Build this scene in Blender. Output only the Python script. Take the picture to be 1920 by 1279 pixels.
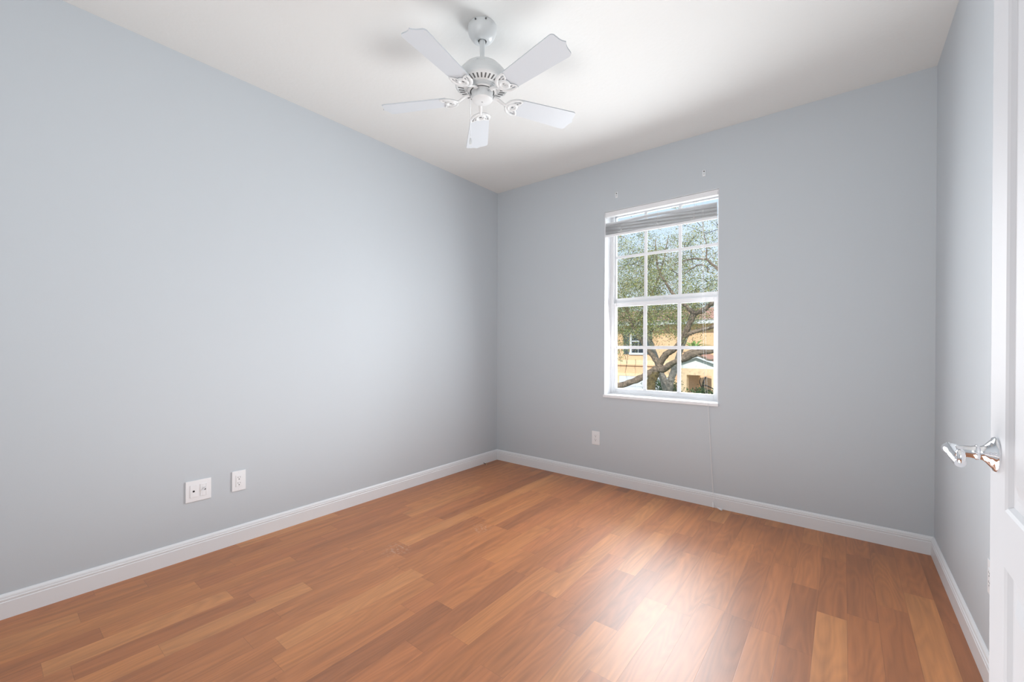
import bpy, bmesh, math, random
from mathutils import Vector, Matrix
import numpy as np

scn = bpy.context.scene
COL = scn.collection
for o in list(bpy.data.objects):
    bpy.data.objects.remove(o)
random.seed(7)
PI = math.pi

# ------------------------------------------------------------------ camera
camd = bpy.data.cameras.new('camera')
cam = bpy.data.objects.new('camera', camd)
COL.objects.link(cam)
YAW, PITCH, ROLL = math.radians(38.8948), math.radians(-0.2289), math.radians(0.1609)
camd.sensor_fit = 'HORIZONTAL'
camd.sensor_width = 36.0
camd.lens = 793.51 / 1920 * 36.0
camd.shift_x = 17.81 / 1920
camd.shift_y = 13.16 / 1920
camd.clip_start = 0.02
camd.clip_end = 300
F0 = Vector((-math.sin(YAW), math.cos(YAW), 0)); R0 = Vector((math.cos(YAW), math.sin(YAW), 0)); U0 = Vector((0, 0, 1))
Fv = F0 * math.cos(PITCH) + U0 * math.sin(PITCH)
U2 = U0 * math.cos(PITCH) - F0 * math.sin(PITCH)
Rv = R0 * math.cos(ROLL) + U2 * math.sin(ROLL)
Uv = U2 * math.cos(ROLL) - R0 * math.sin(ROLL)
cam.matrix_world = Matrix(((Rv.x, Uv.x, -Fv.x, 0), (Rv.y, Uv.y, -Fv.y, 0), (Rv.z, Uv.z, -Fv.z, 1.1655), (0, 0, 0, 1)))
scn.camera = cam

# ------------------------------------------------------------------ exposure
vs = scn.view_settings
vs.view_transform = 'Standard'
vs.look = 'None'
vs.exposure = 0.06
vs.gamma = 1.0
vs.use_curve_mapping = False

# ------------------------------------------------------------------ sky
world = bpy.data.worlds.new('sky')
scn.world = world
world.use_nodes = True
wt = world.node_tree
wt.nodes.clear()
w_out = wt.nodes.new('ShaderNodeOutputWorld')
w_bg = wt.nodes.new('ShaderNodeBackground')
w_tc = wt.nodes.new('ShaderNodeTexCoord')
w_sep = wt.nodes.new('ShaderNodeSeparateXYZ')
w_ramp = wt.nodes.new('ShaderNodeValToRGB')
w_noise = wt.nodes.new('ShaderNodeTexNoise')
w_nr = wt.nodes.new('ShaderNodeValToRGB')
w_mix = wt.nodes.new('ShaderNodeMix')
w_mix.data_type = 'RGBA'
w_ramp.color_ramp.elements[0].position = 0.0
w_ramp.color_ramp.elements[0].color = (0.80, 0.88, 0.97, 1)
w_ramp.color_ramp.elements[1].position = 0.5
w_ramp.color_ramp.elements[1].color = (0.46, 0.70, 0.97, 1)
w_noise.inputs['Scale'].default_value = 5.0
w_noise.inputs['Detail'].default_value = 5.0
w_nr.color_ramp.elements[0].position = 0.52
w_nr.color_ramp.elements[0].color = (0, 0, 0, 1)
w_nr.color_ramp.elements[1].position = 0.72
w_nr.color_ramp.elements[1].color = (0.5, 0.5, 0.5, 1)
w_mix.inputs['B'].default_value = (0.92, 0.95, 1.0, 1)
wt.links.new(w_tc.outputs['Generated'], w_sep.inputs[0])
wt.links.new(w_sep.outputs['Z'], w_ramp.inputs[0])
wt.links.new(w_tc.outputs['Generated'], w_noise.inputs['Vector'])
wt.links.new(w_noise.outputs['Fac'], w_nr.inputs[0])
wt.links.new(w_nr.outputs[0], w_mix.inputs['Factor'])
wt.links.new(w_ramp.outputs[0], w_mix.inputs['A'])
wt.links.new(w_mix.outputs['Result'], w_bg.inputs['Color'])
w_bg.inputs['Strength'].default_value = 1.12
wt.links.new(w_bg.outputs[0], w_out.inputs[0])


def add_light(name, kind, energy, color=(1, 1, 1), **kw):
    d = bpy.data.lights.new(name, kind)
    d.energy = energy
    d.color = color
    for k, v in kw.items():
        setattr(d, k, v)
    o = bpy.data.objects.new(name, d)
    COL.objects.link(o)
    return o


def aim(o, loc, target):
    o.location = loc
    o.rotation_euler = (Vector(target) - Vector(loc)).to_track_quat('-Z', 'Y').to_euler()


# sun stands behind the building and lights the street side of the yard
sun = add_light('sun', 'SUN', 4.4, (1.0, 0.95, 0.87), angle=math.radians(0.6))
aim(sun, (3, -8, 12), (-3.0, 10.0, -1.5))
# daylight that the window lets in
daylight = add_light('window_daylight', 'AREA', 39, (0.94, 0.97, 1.0), shape='RECTANGLE', size=0.84, size_y=1.26, spread=math.radians(158))
aim(daylight, (-1.155, 3.455, 1.42), (-1.155, 1.455, 1.10))
daylight_out = add_light('sky_daylight', 'AREA', 16, (0.95, 0.975, 1.0), shape='RECTANGLE', size=0.84, size_y=1.5)
aim(daylight_out, (-1.155, 3.60, 1.56), (-1.155, 2.0, 1.50))
# added unseen fill light just above the floor, brightens ceiling and walls
up_fill = add_light('up_fill_light', 'AREA', 28, (0.985, 0.985, 0.985), shape='RECTANGLE', size=1.4, size_y=1.5)
aim(up_fill, (-0.95, 1.25, 0.05), (-0.95, 1.25, 2.7))
# added fill light inside the closed room, behind the camera
rear_fill = add_light('rear_fill_light', 'AREA', 18, (0.98, 0.99, 0.99), shape='RECTANGLE', size=1.2, size_y=1.2)
aim(rear_fill, (-0.7, -0.95, 1.8), (-0.7, 3.0, 1.8))

# ------------------------------------------------------------------ materials
def mat(name, color, rough=0.5, metal=0.0, spec=0.5, bump=None, vary=0.0):
    m = bpy.data.materials.new(name)
    m.use_nodes = True
    nt = m.node_tree
    b = nt.nodes['Principled BSDF']
    b.inputs['Base Color'].default_value = (*color, 1)
    b.inputs['Roughness'].default_value = rough
    b.inputs['Metallic'].default_value = metal
    b.inputs['Specular IOR Level'].default_value = spec
    tc = nt.nodes.new('ShaderNodeTexCoord')
    nz = nt.nodes.new('ShaderNodeTexNoise')
    nz.inputs['Scale'].default_value = bump[0] if bump else 40.0
    nz.inputs['Detail'].default_value = 4.0
    nt.links.new(tc.outputs['Object'], nz.inputs['Vector'])
    if bump:
        bp = nt.nodes.new('ShaderNodeBump')
        bp.inputs['Strength'].default_value = bump[1]
        bp.inputs['Distance'].default_value = bump[2]
        nt.links.new(nz.outputs['Fac'], bp.inputs['Height'])
        nt.links.new(bp.outputs['Normal'], b.inputs['Normal'])
    if vary > 0:
        rp = nt.nodes.new('ShaderNodeValToRGB')
        rp.color_ramp.elements[0].position = 0.3
        rp.color_ramp.elements[1].position = 0.7
        rp.color_ramp.elements[0].color = (*[c * (1 - vary) for c in color], 1)
        rp.color_ramp.elements[1].color = (*[min(1, c * (1 + vary)) for c in color], 1)
        nt.links.new(nz.outputs['Fac'], rp.inputs[0])
        nt.links.new(rp.outputs[0], b.inputs['Base Color'])
    return m


M = {}
M['wall'] = mat('pale_blue_grey_paint', (0.555, 0.596, 0.632), 0.55, spec=0.35, bump=(180, 0.06, 0.002))
M['ceiling'] = mat('ceiling_paint', (0.725, 0.735, 0.725), 0.85, spec=0.2, bump=(35, 0.25, 0.004))
M['trim'] = mat('white_gloss_trim', (0.80, 0.81, 0.83), 0.35, spec=0.5)
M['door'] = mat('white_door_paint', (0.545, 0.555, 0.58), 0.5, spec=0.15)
M['vinyl'] = mat('white_vinyl', (0.84, 0.85, 0.87), 0.4)
M['sill'] = mat('white_sill_stone', (0.86, 0.87, 0.89), 0.3, vary=0.02)
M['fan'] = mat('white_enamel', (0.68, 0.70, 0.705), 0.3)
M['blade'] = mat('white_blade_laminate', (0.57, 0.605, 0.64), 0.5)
M['plate'] = mat('white_plate_plastic', (0.82, 0.83, 0.85), 0.35)
M['dark'] = mat('dark_hole', (0.015, 0.015, 0.015), 0.7)
M['slotgrey'] = mat('dim_slot', (0.10, 0.10, 0.10), 0.7)
M['chrome'] = mat('polished_chrome', (0.86, 0.87, 0.89), 0.07, metal=1.0)
M['steel'] = mat('steel', (0.55, 0.56, 0.58), 0.3, metal=1.0)
M['cord'] = mat('white_cord', (0.82, 0.82, 0.82), 0.7)
M['hook'] = mat('clear_white_plastic', (0.84, 0.86, 0.88), 0.25)
M['beige'] = mat('beige_plastic', (0.45, 0.30, 0.18), 0.5)
M['stucco'] = mat('peach_stucco', (0.74, 0.475, 0.285), 0.9, bump=(12, 0.2, 0.01), vary=0.05)
M['stuccotrim'] = mat('pale_peach_trim', (0.78, 0.58, 0.37), 0.9, bump=(12, 0.2, 0.01))
M['housewhite'] = mat('white_house_paint', (0.60, 0.63, 0.66), 0.7)
M['gable'] = mat('pale_grey_gable_paint', (0.72, 0.76, 0.74), 0.8)
M['shutter'] = mat('dark_slate_shutter', (0.07, 0.10, 0.11), 0.6)
M['darkglass'] = mat('dark_house_glass', (0.035, 0.045, 0.055), 0.25, spec=0.25)
M['lawn'] = mat('lawn_green', (0.10, 0.16, 0.05), 0.95, vary=0.3)
M['pavement'] = mat('grey_pavement', (0.36, 0.36, 0.37), 0.9, vary=0.08)
M['exterior'] = mat('outside_stucco', (0.62, 0.45, 0.28), 0.9)


def tile_roof():
    m = mat('pink_clay_roof_tile', (0.55, 0.28, 0.20), 0.85)
    nt = m.node_tree
    b = nt.nodes['Principled BSDF']
    tc = nt.nodes.new('ShaderNodeTexCoord')
    wv = nt.nodes.new('ShaderNodeTexWave')
    wv.inputs['Scale'].default_value = 1.6
    wv.bands_direction = 'X'
    bp = nt.nodes.new('ShaderNodeBump')
    bp.inputs['Distance'].default_value = 0.06
    nt.links.new(tc.outputs['Object'], wv.inputs['Vector'])
    nt.links.new(wv.outputs['Fac'], bp.inputs['Height'])
    nt.links.new(bp.outputs['Normal'], b.inputs['Normal'])
    return m


M['roof'] = tile_roof()


def glass_mat():
    m = bpy.data.materials.new('clear_window_glass')
    m.use_nodes = True
    nt = m.node_tree
    nt.nodes.clear()
    out = nt.nodes.new('ShaderNodeOutputMaterial')
    mx = nt.nodes.new('ShaderNodeMixShader')
    fr = nt.nodes.new('ShaderNodeFresnel')
    fr.inputs['IOR'].default_value = 1.3
    tr = nt.nodes.new('ShaderNodeBsdfTransparent')
    tr.inputs['Color'].default_value = (0.985, 0.99, 0.99, 1)
    gl = nt.nodes.new('ShaderNodeBsdfGlossy')
    gl.inputs['Roughness'].default_value = 0.02
    nt.links.new(fr.outputs[0], mx.inputs[0])
    nt.links.new(tr.outputs[0], mx.inputs[1])
    nt.links.new(gl.outputs[0], mx.inputs[2])
    nt.links.new(mx.outputs[0], out.inputs[0])
    return m


M['glass'] = glass_mat()


def translucent_slat():
    m = bpy.data.materials.new('white_blind_slat')
    m.use_nodes = True
    nt = m.node_tree
    b = nt.nodes['Principled BSDF']
    b.inputs['Base Color'].default_value = (0.85, 0.86, 0.88, 1)
    b.inputs['Roughness'].default_value = 0.45
    tl = nt.nodes.new('ShaderNodeBsdfTranslucent')
    tl.inputs['Color'].default_value = (0.8, 0.8, 0.8, 1)
    mx = nt.nodes.new('ShaderNodeMixShader')
    mx.inputs[0].default_value = 0.4
    nt.links.new(b.outputs[0], mx.inputs[1])
    nt.links.new(tl.outputs[0], mx.inputs[2])
    nt.links.new(mx.outputs[0], nt.nodes['Material Output'].inputs[0])
    return m


M['slat'] = translucent_slat()


def floor_mat():
    m = bpy.data.materials.new('orange_brown_laminate_planks')
    m.use_nodes = True
    nt = m.node_tree
    b = nt.nodes['Principled BSDF']
    L = nt.links.new

    def N(t):
        return nt.nodes.new(t)

    def math_(op, a, bb=None, c=None):
        n = N('ShaderNodeMath')
        n.operation = op
        for i, v in enumerate((a, bb, c)):
            if v is None:
                continue
            if isinstance(v, (int, float)):
                n.inputs[i].default_value = v
            else:
                L(v, n.inputs[i])
        return n.outputs[0]

    tc = N('ShaderNodeTexCoord')
    sp = N('ShaderNodeSeparateXYZ')
    L(tc.outputs['Object'], sp.inputs[0])
    X, Y = sp.outputs['X'], sp.outputs['Y']
    W = 0.1045
    xr = math_('DIVIDE', math_('ADD', X, 5.0), W)
    row = math_('FLOOR', xr)
    fx = math_('FRACT', xr)
    wn = N('ShaderNodeTexWhiteNoise'); wn.noise_dimensions = '1D'
    L(row, wn.inputs['W'])
    ln = math_('MULTIPLY_ADD', wn.outputs['Value'], 0.34, 0.50)
    wn2 = N('ShaderNodeTexWhiteNoise'); wn2.noise_dimensions = '1D'
    L(math_('ADD', row, 77.3), wn2.inputs['W'])
    yr = math_('DIVIDE', math_('ADD', math_('ADD', Y, 6.0), math_('MULTIPLY', wn2.outputs['Value'], 3.0)), ln)
    seg = math_('FLOOR', yr)
    fy = math_('FRACT', yr)
    cb = N('ShaderNodeCombineXYZ')
    L(row, cb.inputs[0]); L(seg, cb.inputs[1])
    pid = N('ShaderNodeTexWhiteNoise'); pid.noise_dimensions = '3D'
    L(cb.outputs[0], pid.inputs['Vector'])
    ramp = N('ShaderNodeValToRGB')
    e = ramp.color_ramp.elements
    cols = [(0.0, (0.313, 0.108, 0.036)), (0.22, (0.38, 0.131, 0.04)), (0.45, (0.438, 0.159, 0.049)), (0.65, (0.41, 0.141, 0.046)), (0.85, (0.477, 0.18, 0.055)), (1.0, (0.508, 0.206, 0.068))]
    e[0].position = 0; e[0].color = (*cols[0][1], 1)
    e[1].position = 1; e[1].color = (*cols[-1][1], 1)
    for ps, c in cols[1:-1]:
        q = e.new(ps); q.color = (*c, 1)
    L(pid.outputs['Value'], ramp.inputs[0])
    # grain: long streaks along Y, shifted for every strip
    gv = N('ShaderNodeCombineXYZ')
    L(math_('MULTIPLY', X, 30.0), gv.inputs[0])
    L(math_('MULTIPLY_ADD', Y, 1.5, math_('MULTIPLY', pid.outputs['Value'], 60.0)), gv.inputs[1])
    L(math_('MULTIPLY', row, 3.7), gv.inputs[2])
    g1 = N('ShaderNodeTexNoise')
    g1.inputs['Scale'].default_value = 1.0; g1.inputs['Detail'].default_value = 5.0; g1.inputs['Roughness'].default_value = 0.6
    L(gv.outputs[0], g1.inputs['Vector'])
    # cathedral figure
    cv = N('ShaderNodeCombineXYZ')
    L(math_('MULTIPLY', X, 9.0), cv.inputs[0])
    L(math_('MULTIPLY_ADD', Y, 1.1, math_('MULTIPLY', pid.outputs['Value'], 40.0)), cv.inputs[1])
    L(math_('MULTIPLY', row, 1.3), cv.inputs[2])
    g2 = N('ShaderNodeTexNoise')
    g2.inputs['Scale'].default_value = 1.0; g2.inputs['Detail'].default_value = 1.5
    L(cv.outputs[0], g2.inputs['Vector'])
    rings = math_('FRACT', math_('MULTIPLY', g2.outputs['Fac'], 14.0))
    rings = math_('ABSOLUTE', math_('SUBTRACT', rings, 0.5))
    gr = math_('ADD', math_('MULTIPLY', g1.outputs['Fac'], 0.9), math_('MULTIPLY', rings, 0.34))
    gr = math_('ADD', gr, 0.47)
    mul = N('ShaderNodeMix'); mul.data_type = 'RGBA'; mul.blend_type = 'MULTIPLY'
    mul.inputs['Factor'].default_value = 1.0
    L(ramp.outputs[0], mul.inputs['A'])
    gc = N('ShaderNodeCombineColor')
    for i in range(3):
        L(gr, gc.inputs[i])
    L(gc.outputs[0], mul.inputs['B'])
    # joints
    ex = math_('MINIMUM', fx, math_('SUBTRACT', 1.0, fx))
    ey = math_('MULTIPLY', math_('MINIMUM', fy, math_('SUBTRACT', 1.0, fy)), 6.0)
    ed = math_('MINIMUM', math_('DIVIDE', math_('MINIMUM', ex, ey), 0.014), 1.0)
    edc = math_('MULTIPLY_ADD', ed, 0.30, 0.70)
    ec = N('ShaderNodeCombineColor')
    for i in range(3):
        L(edc, ec.inputs[i])
    mul2 = N('ShaderNodeMix'); mul2.data_type = 'RGBA'; mul2.blend_type = 'MULTIPLY'
    mul2.inputs['Factor'].default_value = 1.0
    L(mul.outputs['Result'], mul2.inputs['A']); L(ec.outputs[0], mul2.inputs['B'])
    # pale scuffs: worn patches near the middle of the room
    sv = N('ShaderNodeTexNoise'); sv.inputs['Scale'].default_value = 60.0; sv.inputs['Detail'].default_value = 6.0
    L(tc.outputs['Object'], sv.inputs['Vector'])

    def patch(cx, cy, r):
        d = N('ShaderNodeVectorMath'); d.operation = 'DISTANCE'
        L(tc.outputs['Object'], d.inputs[0]); d.inputs[1].default_value = (cx, cy, 0)
        return math_('MAXIMUM', math_('SUBTRACT', 1.0, math_('DIVIDE', d.outputs['Value'], r)), 0.0)
    pt = math_('MAXIMUM', patch(-1.99, 1.50, 0.10), patch(-1.80, 2.02, 0.08))
    sc = math_('MULTIPLY', math_('MULTIPLY', math_('GREATER_THAN', sv.outputs['Fac'], 0.56), pt), 0.45)
    mx3 = N('ShaderNodeMix'); mx3.data_type = 'RGBA'
    L(sc, mx3.inputs['Factor']); L(mul2.outputs['Result'], mx3.inputs['A'])
    mx3.inputs['B'].default_value = (0.62, 0.48, 0.38, 1)
    L(mx3.outputs['Result'], b.inputs['Base Color'])
    b.inputs['Roughness'].default_value = 0.44
    b.inputs['Specular IOR Level'].default_value = 0.9
    b.inputs['Coat Weight'].default_value = 0.15
    b.inputs['Coat Roughness'].default_value = 0.55
    bp = N('ShaderNodeBump'); bp.inputs['Strength'].default_value = 0.15; bp.inputs['Distance'].default_value = 0.001
    L(ed, bp.inputs['Height']); L(bp.outputs['Normal'], b.inputs['Normal'])
    return m


M['floor'] = floor_mat()


def bark_mat(name, base, dark, moss=None):
    m = bpy.data.materials.new(name)
    m.use_nodes = True
    nt = m.node_tree
    b = nt.nodes['Principled BSDF']
    b.inputs['Roughness'].default_value = 0.95
    tc = nt.nodes.new('ShaderNodeTexCoord')
    nz = nt.nodes.new('ShaderNodeTexNoise'); nz.inputs['Scale'].default_value = 13.0; nz.inputs['Detail'].default_value = 8.0; nz.inputs['Roughness'].default_value = 0.7
    rp = nt.nodes.new('ShaderNodeValToRGB')
    rp.color_ramp.elements[0].position = 0.35; rp.color_ramp.elements[0].color = (*dark, 1)
    rp.color_ramp.elements[1].position = 0.65; rp.color_ramp.elements[1].color = (*base, 1)
    nt.links.new(tc.outputs['Object'], nz.inputs['Vector'])
    nt.links.new(nz.outputs['Fac'], rp.inputs[0])
    bp = nt.nodes.new('ShaderNodeBump'); bp.inputs['Distance'].default_value = 0.08
    nt.links.new(nz.outputs['Fac'], bp.inputs['Height'])
    nt.links.new(bp.outputs['Normal'], b.inputs['Normal'])
    nt.links.new(rp.outputs[0], b.inputs['Base Color'])
    return m


M['bark'] = bark_mat('oak_bark', (0.44, 0.34, 0.25), (0.16, 0.12, 0.09))
M['greybark'] = bark_mat('grey_bark', (0.56, 0.49, 0.42), (0.28, 0.24, 0.20))
M['mossbark'] = bark_mat('mossy_bark', (0.26, 0.20, 0.085), (0.10, 0.075, 0.04))
M['twig'] = bark_mat('dark_twig', (0.12, 0.09, 0.07), (0.06, 0.045, 0.035))


def leaf_mat(name, cols, trans=0.35):
    m = bpy.data.materials.new(name)
    m.use_nodes = True
    nt = m.node_tree
    b = nt.nodes['Principled BSDF']
    b.inputs['Roughness'].default_value = 0.6
    ge = nt.nodes.new('ShaderNodeNewGeometry')
    rp = nt.nodes.new('ShaderNodeValToRGB')
    rp.color_ramp.interpolation = 'CONSTANT'
    e = rp.color_ramp.elements
    e[0].position = 0; e[0].color = (*cols[0], 1)
    e[1].position = 1.0 / len(cols); e[1].color = (*cols[1], 1)
    for i in range(2, len(cols)):
        q = e.new(i / len(cols)); q.color = (*cols[i], 1)
    nt.links.new(ge.outputs['Random Per Island'], rp.inputs[0])
    nt.links.new(rp.outputs[0], b.inputs['Base Color'])
    tl = nt.nodes.new('ShaderNodeBsdfTranslucent')
    nt.links.new(rp.outputs[0], tl.inputs['Color'])
    mx = nt.nodes.new('ShaderNodeMixShader'); mx.inputs[0].default_value = trans
    nt.links.new(b.outputs[0], mx.inputs[1]); nt.links.new(tl.outputs[0], mx.inputs[2])
    nt.links.new(mx.outputs[0], nt.nodes['Material Output'].inputs[0])
    return m


M['oakleaf'] = leaf_mat('oak_leaves', [(0.207, 0.268, 0.085), (0.415, 0.464, 0.146), (0.342, 0.366, 0.195), (0.537, 0.573, 0.244), (0.366, 0.281, 0.146), (0.537, 0.573, 0.439), (0.122, 0.159, 0.061), (0.6, 0.488, 0.195)], 0.42)
M['backleaf'] = leaf_mat('far_leaves', [(0.27, 0.27, 0.15), (0.37, 0.34, 0.20), (0.31, 0.25, 0.15), (0.44, 0.44, 0.30)])
M['hedgeleaf'] = leaf_mat('hedge_leaves', [(0.05, 0.10, 0.03), (0.09, 0.16, 0.05), (0.13, 0.20, 0.07), (0.05, 0.08, 0.03)], 0.15)
M['palmleaf'] = leaf_mat('palm_fronds', [(0.16, 0.32, 0.08), (0.24, 0.40, 0.12), (0.32, 0.44, 0.18)])

# ------------------------------------------------------------------ mesh helpers
class MB:
    def __init__(self):
        self.bm = bmesh.new()

    def box(self, x0, x1, y0, y1, z0, z1, bevel=0.0, mtx=None):
        r = bmesh.ops.create_cube(self.bm, size=1.0)
        vs_ = r['verts']
        S = Matrix.Translation(((x0 + x1) / 2, (y0 + y1) / 2, (z0 + z1) / 2)) @ Matrix.Diagonal((abs(x1 - x0), abs(y1 - y0), abs(z1 - z0), 1))
        bmesh.ops.transform(self.bm, matrix=S, verts=vs_)
        if bevel > 0:
            ed = list({e for v in vs_ for e in v.link_edges})
            rr = bmesh.ops.bevel(self.bm, geom=ed, offset=bevel, segments=2, profile=0.6, affect='EDGES')
            vs_ = list({v for f in rr['faces'] for v in f.verts} | {v for v in vs_ if v.is_valid})
        if mtx is not None:
            bmesh.ops.transform(self.bm, matrix=mtx, verts=[v for v in vs_ if v.is_valid])
        return self

    def faces(self, verts, faces, mtx=None):
        bv = [self.bm.verts.new(mtx @ Vector(v) if mtx is not None else v) for v in verts]
        for f in faces:
            try:
                self.bm.faces.new([bv[i] for i in f])
            except ValueError:
                pass
        return self

    def lathe(self, prof, seg=40, mtx=None, cap=True):
        """prof: list of (r, z) along the axis Z"""
        vs_, fs = [], []
        for r, z in prof:
            for i in range(seg):
                a = 2 * PI * i / seg
                vs_.append((r * math.cos(a), r * math.sin(a), z))
        n = len(prof)
        for j in range(n - 1):
            for i in range(seg):
                k = (i + 1) % seg
                fs.append((j * seg + i, j * seg + k, (j + 1) * seg + k, (j + 1) * seg + i))
        if cap:
            fs.append(tuple(range(seg))[::-1])
            fs.append(tuple((n - 1) * seg + i for i in range(seg)))
        return self.faces(vs_, fs, mtx)

    def tube(self, pts, rad, seg=8, closed=False, flat=1.0, mtx=None):
        pts = [Vector(p_) for p_ in pts]
        n = len(pts)
        if not hasattr(rad, '__len__'):
            rad = [rad] * n
        vs_, fs = [], []
        up = None
        for i, p_ in enumerate(pts):
            if closed:
                t = pts[(i + 1) % n] - pts[(i - 1) % n]
            else:
                t = pts[min(i + 1, n - 1)] - pts[max(i - 1, 0)]
            t.normalize()
            if up is None:
                a = Vector((0, 0, 1)) if abs(t.z) < 0.9 else Vector((1, 0, 0))
                up = (a - t * a.dot(t)).normalized()
            else:
                up = (up - t * up.dot(t)).normalized()
            sd = t.cross(up)
            for k in range(seg):
                a = 2 * PI * k / seg
                vs_.append(p_ + sd * (math.cos(a) * rad[i]) + up * (math.sin(a) * rad[i] * flat))
        m_ = n if closed else n - 1
        for i in range(m_):
            j = (i + 1) % n
            for k in range(seg):
                l = (k + 1) % seg
                fs.append((i * seg + k, i * seg + l, j * seg + l, j * seg + k))
        if not closed:
            fs.append(tuple(range(seg))[::-1])
            fs.append(tuple((n - 1) * seg + k for k in range(seg)))
        return self.faces(vs_, fs, mtx)

    def prism(self, outline, z0, z1, mtx=None):
        n = len(outline)
        vs_ = [(x, y, z0) for x, y in outline] + [(x, y, z1) for x, y in outline]
        fs = [tuple(range(n))[::-1], tuple(range(n, 2 * n))]
        for i in range(n):
            j = (i + 1) % n
            fs.append((i, j, n + j, n + i))
        return self.faces(vs_, fs, mtx)

    def build(self, name, m, parent=None, smooth=None, loc=None):
        bmesh.ops.recalc_face_normals(self.bm, faces=self.bm.faces)
        me = bpy.data.meshes.new(name)
        self.bm.to_mesh(me)
        self.bm.free()
        me.materials.append(m)
        if smooth:
            for p_ in me.polygons:
                p_.use_smooth = True
            try:
                me.set_sharp_from_angle(angle=math.radians(smooth))
            except Exception:
                pass
        o = bpy.data.objects.new(name, me)
        COL.objects.link(o)
        if parent is not None:
            o.parent = parent
        if loc:
            o.location = loc
        return o


def tag(o, label, cat, group=None, kind=None):
    o['label'] = label
    o['category'] = cat
    if group:
        o['group'] = group
    if kind:
        o['kind'] = kind
    return o


def empty(name, loc, rz=0.0):
    o = bpy.data.objects.new(name, None)
    o.empty_display_size = 0.1
    COL.objects.link(o)
    o.location = loc
    o.rotation_euler = (0, 0, rz)
    return o


def smooth_path(pts, k=4):
    """Catmull-Rom through the points"""
    P = [Vector(p_) for p_ in pts]
    P = [P[0] * 2 - P[1]] + P + [P[-1] * 2 - P[-2]]
    out = []
    for i in range(1, len(P) - 2):
        for j in range(k):
            t = j / k
            a, b, c, d = P[i - 1], P[i], P[i + 1], P[i + 2]
            out.append(0.5 * ((2 * b) + (c - a) * t + (2 * a - 5 * b + 4 * c - d) * t * t + (3 * b - a - 3 * c + d) * t ** 3))
    out.append(P[-2].copy())
    return out


def lerp_list(vals, n):
    out = []
    for i in range(n):
        t = i / (n - 1) * (len(vals) - 1)
        k = min(int(t), len(vals) - 2)
        out.append(vals[k] + (vals[k + 1] - vals[k]) * (t - k))
    return out


# ------------------------------------------------------------------ room shell
XL, XR, YB, YF, H = -2.7855, 0.3989, 3.365, -1.05, 2.74
WT = 0.20
WX0, WX1, WZ0, WZ1 = -1.597, -0.708, 0.735, 2.315

f = MB().box(XL - WT, XR + WT, YF - WT, YB + WT, -0.15, 0.0).build('floor', M['floor'])
tag(f, 'orange brown laminate plank floor of the empty room', 'floor', kind='structure')
c = MB().box(XL - WT, XR + WT, YF - WT, YB + WT, H, H + 0.15).build('ceiling', M['ceiling'])
tag(c, 'white lightly textured ceiling above the fan', 'ceiling', kind='structure')
w = MB().box(XL - WT, XL, YF - WT, YB + WT, 0, H).build('wall_left', M['wall'])
tag(w, 'long pale blue grey wall with two outlet plates', 'wall', kind='structure')
b = MB()
b.box(XL, WX0, YB, YB + WT, 0, H)
b.box(WX1, XR, YB, YB + WT, 0, H)
b.box(WX0, WX1, YB, YB + WT, 0, WZ0)
b.box(WX0, WX1, YB, YB + WT, WZ1, H)
bmesh.ops.remove_doubles(b.bm, verts=b.bm.verts, dist=1e-5)
w = b.build('wall_back', M['wall'])
tag(w, 'pale blue grey wall with the single window', 'wall', kind='structure')
w = MB().box(XR, XR + WT, YF - WT, YB + WT, 0, H).build('wall_right', M['wall'])
tag(w, 'pale blue grey wall behind the open white door', 'wall', kind='structure')
w = MB().box(XL, XR, YF - WT, YF, 0, H).build('wall_front', M['wall'])
tag(w, 'pale blue grey wall behind the viewer', 'wall', kind='structure')
w = MB().box(0.235, XR, 0.39, 0.515, 0, H).build('wall_return', M['wall'])
tag(w, 'short wall stub that carries the open door', 'wall', kind='structure')

BP = [(0.0, 0.0), (0.0145, 0.0), (0.0145, 0.070), (0.0115, 0.074), (0.0135, 0.077), (0.0135, 0.083), (0.0100, 0.086), (0.0110, 0.089), (0.0095, 0.095), (0.004, 0.102), (0.0, 0.103)]


def baseboard(name, label, a, bb, nrm, m0=1, m1=1):
    """profile swept from a to bb; nrm points into the room; ends mitred where m0 / m1 = 1"""
    a, bb, nrm = Vector(a), Vector(bb), Vector(nrm)
    t = (bb - a).normalized()
    n = len(BP)
    vs_ = [a + nrm * d + t * (d * m0) + Vector((0, 0, z)) for d, z in BP] + [bb + nrm * d - t * (d * m1) + Vector((0, 0, z)) for d, z in BP]
    fs = [(i, (i + 1) % n, n + (i + 1) % n, n + i) for i in range(n)] + [tuple(range(n))[::-1], tuple(range(n, 2 * n))]
    o = MB().faces(vs_, fs).build(name, M['trim'])
    tag(o, label, 'baseboard', kind='structure')
    return o


baseboard('baseboard_left', 'white moulded baseboard along the long left wall', (XL, YF, 0), (XL, YB, 0), (1, 0, 0), 0, 1)
baseboard('baseboard_back', 'white moulded baseboard under the window wall', (XL, YB, 0), (XR, YB, 0), (0, -1, 0), 1, 1)
baseboard('baseboard_right', 'white moulded baseboard running behind the open door', (XR, 0.515, 0), (XR, YB, 0), (-1, 0, 0), 0, 1)

# ------------------------------------------------------------------ window
win = empty('window_1', ((WX0 + WX1) / 2, 3.49, WZ0))
tag(win, 'white double hung window with white grille bars', 'window', kind='structure')
ox, oy, oz = win.location


def wb(mb, x0, x1, y0, y1, z0, z1, bv=0.0):
    mb.box(x0 - ox, x1 - ox, y0 - oy, y1 - oy, z0 - oz, z1 - oz, bv)


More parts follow.
